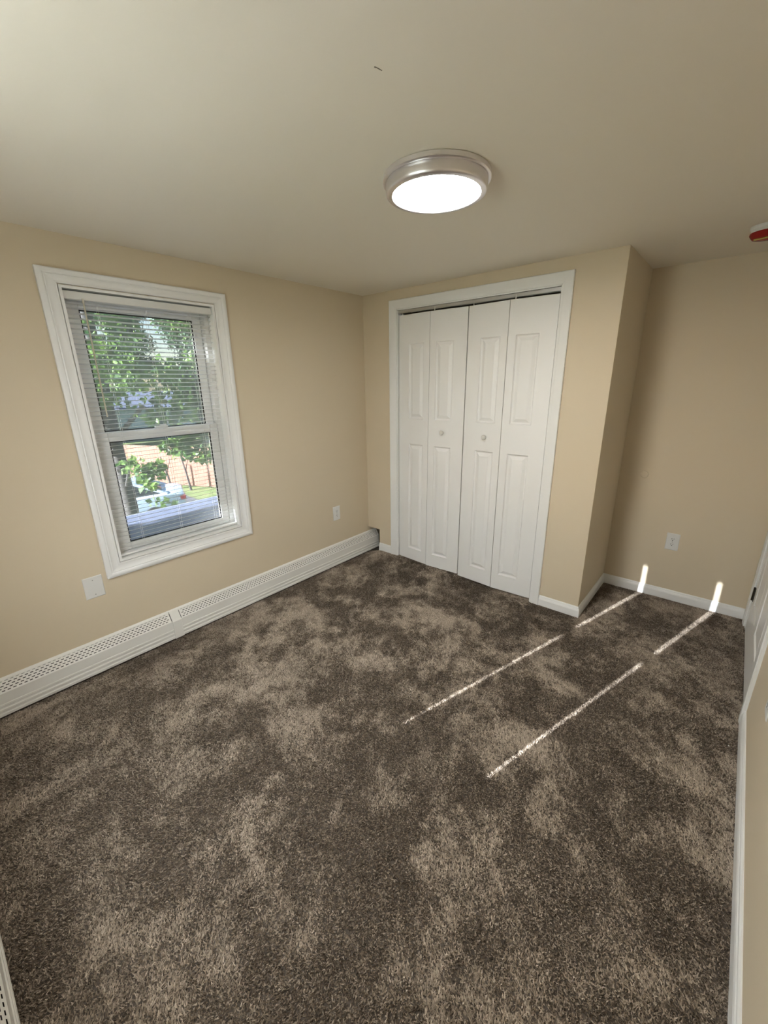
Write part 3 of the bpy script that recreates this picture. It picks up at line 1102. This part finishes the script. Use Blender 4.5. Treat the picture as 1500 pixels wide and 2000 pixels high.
# crown: clusters of leaves round the line of sight through the upper sash and well beyond
for k in range(120):
    az = rr.uniform(-4, 40)
    r_ = rr.uniform(7.0, 11.5)
    sl = rr.uniform(-0.055, 0.62)
    p = polar(az, r_, 1.56 + sl * r_)
    s_ = rr.uniform(0.28, 0.62)
    blobs.append((*p, s_, s_ * 0.75, int(850 * s_ * s_)))
for az, sl, r_, s_ in ((22.0, -0.125, 8.0, .20), (23.5, -0.137, 7.9, .26), (25.2, -0.145, 7.8, .24), (24.4, -0.115, 8.1, .34), (26.3, -0.150, 7.7, .16), (26.0, -0.11, 8.0, .3),
                       (17.9, -0.155, 7.9, .24), (18.8, -0.170, 7.8, .24), (19.7, -0.178, 7.7, .20), (18.9, -0.192, 7.7, .16), (19.2, -0.205, 7.6, .12), (20.4, -0.165, 7.8, .14), (19.4, -0.245, 7.6, .08), (20.3, -0.25, 7.6, .07), (21.3, -0.25, 7.6, .05)):
    p = polar(az, r_, 1.56 + sl * r_)
    blobs.append((*p, s_, s_ * 0.55, int((20 if az < 21 else 36) + 380 * s_ * s_) if s_ > .1 else 9))
trunk = ([tb, polar(16.85, 8.95, -1.2), tt, tt2, polar(16.5, 9.2, 5.0)], [0.17, 0.125, 0.115, 0.10, 0.06])
branches = [([tt, polar(20, 8.6, 1.2), polar(23, 8.2, 0.9), polar(26.4, 7.8, 0.38)], [0.05, 0.035, 0.02, 0.006]),
            ([polar(16.7, 8.95, -0.3), polar(17.8, 8.3, 0.35), polar(19.0, 7.8, 0.15), polar(19.6, 7.6, -0.35)], [0.03, 0.022, 0.012, 0.004]),
            ([tt2, polar(24, 8.9, 3.9), polar(32, 9.2, 4.4)], [0.06, 0.04, 0.015]),
            ([polar(16.4, 9, 1.8), polar(10, 8.6, 2.6), polar(3, 8.9, 3.2)], [0.06, 0.04, 0.015])]
make_tree(tb, 'leafy tree with a grey trunk standing between house and car', trunk, branches, blobs, 0.115, LEAF, 3)

for k, (az, r_, hh, lb) in enumerate(((11, 37, 11.0, 'dense dark tree beyond the fence behind the car roof'), (20, 62, 16, 'tall dark tree beyond the fence in the window centre'),
                                      (28.5, 36, 11.0, 'dense dark tree beyond the fence on the right of the window'))):
    b = polar(az, r_, GZ)
    bl = []
    for q in range(26):
        t = rr.uniform(0, 6.28)
        ra = rr.uniform(0.3, 2.9)
        zc_ = GZ + hh * rr.uniform(0.22, 0.95)
        s_ = rr.uniform(1.1, 1.9)
        bl.append((b[0] + ra * math.cos(t), b[1] + ra * math.sin(t), zc_, s_, s_ * .85, 1100))
    make_tree(b, lb, ([b, (b[0], b[1], GZ + hh * .4), (b[0] + .2, b[1], GZ + hh * .9)], [0.3, 0.24, 0.08]),
              [([(b[0], b[1], GZ + hh * .4), (b[0] + 1.2, b[1] + .8, GZ + hh * .65)], [0.12, 0.04])], bl, 0.26, LEAFD, 20 + k, 'trees beyond the fence')

# unseen tree added to shade the window: its crown dapples the sun there
sb = (-5.7, -7.2, GZ)
bl = []
for q in range(34):
    bl.append((rr.uniform(-7.2, -4.35), rr.uniform(-8.6, -5.8), rr.uniform(2.4, 7.2), rr.uniform(.5, .8), .55, 420))
make_tree(sb, 'unseen leafy tree added to shade the window from the sun', ([sb, (-5.65, -7.15, 0.5), (-5.6, -7.2, 3.0), (-5.5, -7.2, 6.0)], [0.2, 0.16, 0.13, 0.05]),
          [([(-5.6, -7.2, 2.6), (-4.9, -6.8, 4.2)], [0.07, 0.02])], bl, 0.13, LEAF, 44)

# ---- neighbour house beyond the fence
hb = polar(19.8, 45, GZ)
root = thing('house', hb, 'pale blue house beyond the fence between the trees', 'house')
HW = mat('pale_blue_siding', (0.42, 0.50, 0.60), 0.8)
hx0, hx1, hy0, hy1 = hb[0] - 4, hb[0] + 4, hb[1] - 6, hb[1] + 6
MB().box(hx0, hx1, hy0, hy1, GZ, GZ + 2.7).build('wall', HW, root)
rf = MB()
rf.loft([[(hx0 - .4, y, GZ + 2.6), (hx1 + .4, y, GZ + 2.6), ((hx0 + hx1) / 2, y, GZ + 3.9)] for y in (hy0 - .4, hy1 + .4)])
rf.build('roof', SHING, root)
for y in (hy0 + 2.2, hy0 + 6, hy1 - 2.2):
    wi = MB().box(hx1 - 0.02, hx1 + 0.05, y - .55, y + .55, GZ + 0.9, GZ + 2.3).build('window', TRIM, root)
    MB().box(hx1 + 0.03, hx1 + 0.06, y - .46, y + .46, GZ + 1.0, GZ + 2.2).build('pane', mat('dark_house_glass', (0.05, 0.07, 0.10), 0.1), wi)

# ---- parked car (local frame: x forward, y left, z up)
cr = thing('car', (-15.35, 3.95, GZ + 0.031), 'pale blue sedan parked on the driveway, rear towards the lawn', 'car')
cr.rotation_euler = (0, 0, math.atan2(-0.94, -0.35))
PAINT = mat('pale_blue_car_paint', (0.55, 0.68, 0.80), 0.25, 0.0)
CGL = mat('dark_car_glass', (0.02, 0.025, 0.03), 0.06)
RUB = mat('tyre_rubber', (0.02, 0.02, 0.02), 0.8)
RIM = mat('alloy_wheel', (0.55, 0.56, 0.58), 0.3, 1.0)
TL = mat('red_tail_lens', (0.45, 0.03, 0.02), 0.15)
HL = mat('clear_head_lens', (0.75, 0.78, 0.8), 0.1)


def car_ring(x, hw, zb, zt):
    c = 0.10
    return [(x, -hw * .93, zb), (x, hw * .93, zb), (x, hw, zb + .12), (x, hw, zb + (zt - zb) * .55), (x, hw * .965, zt - c * .6), (x, hw * .88, zt - .012), (x, hw * .4, zt + .012),
            (x, -hw * .4, zt + .012), (x, -hw * .88, zt - .012), (x, -hw * .965, zt - c * .6), (x, -hw, zb + (zt - zb) * .55), (x, -hw, zb + .12)]


st_ = [(-2.32, .70, .36, .86), (-2.28, .80, .28, .97), (-2.1, .87, .22, 1.02), (-1.6, .90, .20, 1.03), (-.8, .905, .19, .99), (0.4, .905, .19, .96), (1.0, .90, .19, .93), (1.7, .88, .20, .86), (2.1, .82, .22, .78), (2.28, .70, .28, .68), (2.32, .60, .34, .60)]
MB().loft([car_ring(*s_) for s_ in st_]).build('body', PAINT, cr, smooth=True, local=True)
cab = [(-1.72, .74, 1.01), (-0.85, .60, 1.40), (-0.2, .62, 1.445), (0.35, .60, 1.41), (1.12, .72, .93)]
cl = MB()
rings = []
for x, hw, z in cab:
    zb = 0.90
    rings.append([(x, -.80, zb), (x, .80, zb), (x, hw, z - .02), (x, hw * .6, z), (x, -hw * .6, z), (x, -hw, z - .02)])
cl.loft(rings)
gh = cl.build('glasshouse', CGL, cr, smooth=True, local=True)
ro = MB()
ro.loft([[(x, -hw, z), (x, hw, z), (x, hw * .7, z + .03), (x, -hw * .7, z + .03)] for x, hw, z in ((-0.95, .60, 1.375), (-0.8, .63, 1.405), (-0.2, .65, 1.435), (0.25, .64, 1.42), (0.42, .61, 1.39))])
ro.build('roof', PAINT, cr, smooth=True, local=True)
for s_ in (-1, 1):
    for a, b, w0 in (((-1.80, .76, 1.0), (-0.88, .625, 1.395), .055), ((-0.28, .815, .97), (-0.30, .64, 1.42), .035), ((1.16, .75, .93), (0.36, .625, 1.40), .035)):
        MB().tube([(a[0], a[1] * s_, a[2]), (b[0], b[1] * s_, b[2])], w0, 8).build('pillar', PAINT, cr, smooth=True, local=True)
    MB().box(-2.33, -2.10, min(s_ * .58, s_ * .83), max(s_ * .58, s_ * .83), .74, .90).build('tail_light', TL, cr, bevel=0.02, local=True)
    MB().box(2.10, 2.31, min(s_ * .5, s_ * .74), max(s_ * .5, s_ * .74), .58, .70).build('head_light', HL, cr, bevel=0.02, local=True)
    MB().box(0.72, 0.90, min(s_ * .88, s_ * 1.04), max(s_ * .88, s_ * 1.04), .94, 1.06).build('mirror', PAINT, cr, bevel=0.02, local=True)
    for x in (-1.36, 1.36):
        wl = MB().lathe([(0.05, -.01), (0.30, -.01), (0.325, .02), (0.325, .18), (0.30, .21), (0.05, .21)], (x, s_ * .72, 0.325), 'y', 28, s_)
        wo = wl.build('wheel', RUB, cr, smooth=True, local=True)
        MB().lathe([(0.02, .205), (0.21, .212), (0.215, .19)], (x, s_ * .72, 0.325), 'y', 20, s_).build('hubcap', RIM, wo, smooth=True, local=True)
    for x in (-0.55, 0.25):
        MB().box(x, x + .16, min(s_ * .90, s_ * .925), max(s_ * .90, s_ * .925), .80, .83).build('door_handle', PAINT, cr, local=True)
MB().box(-2.36, -2.20, -.78, .78, .36, .56).build('rear_bumper', PAINT, cr, bevel=0.04, local=True)
MB().box(-2.365, -2.33, -.26, .26, .62, .74).build('number_plate', mat('plate_white', (0.7, 0.7, 0.7), 0.5), cr, local=True)
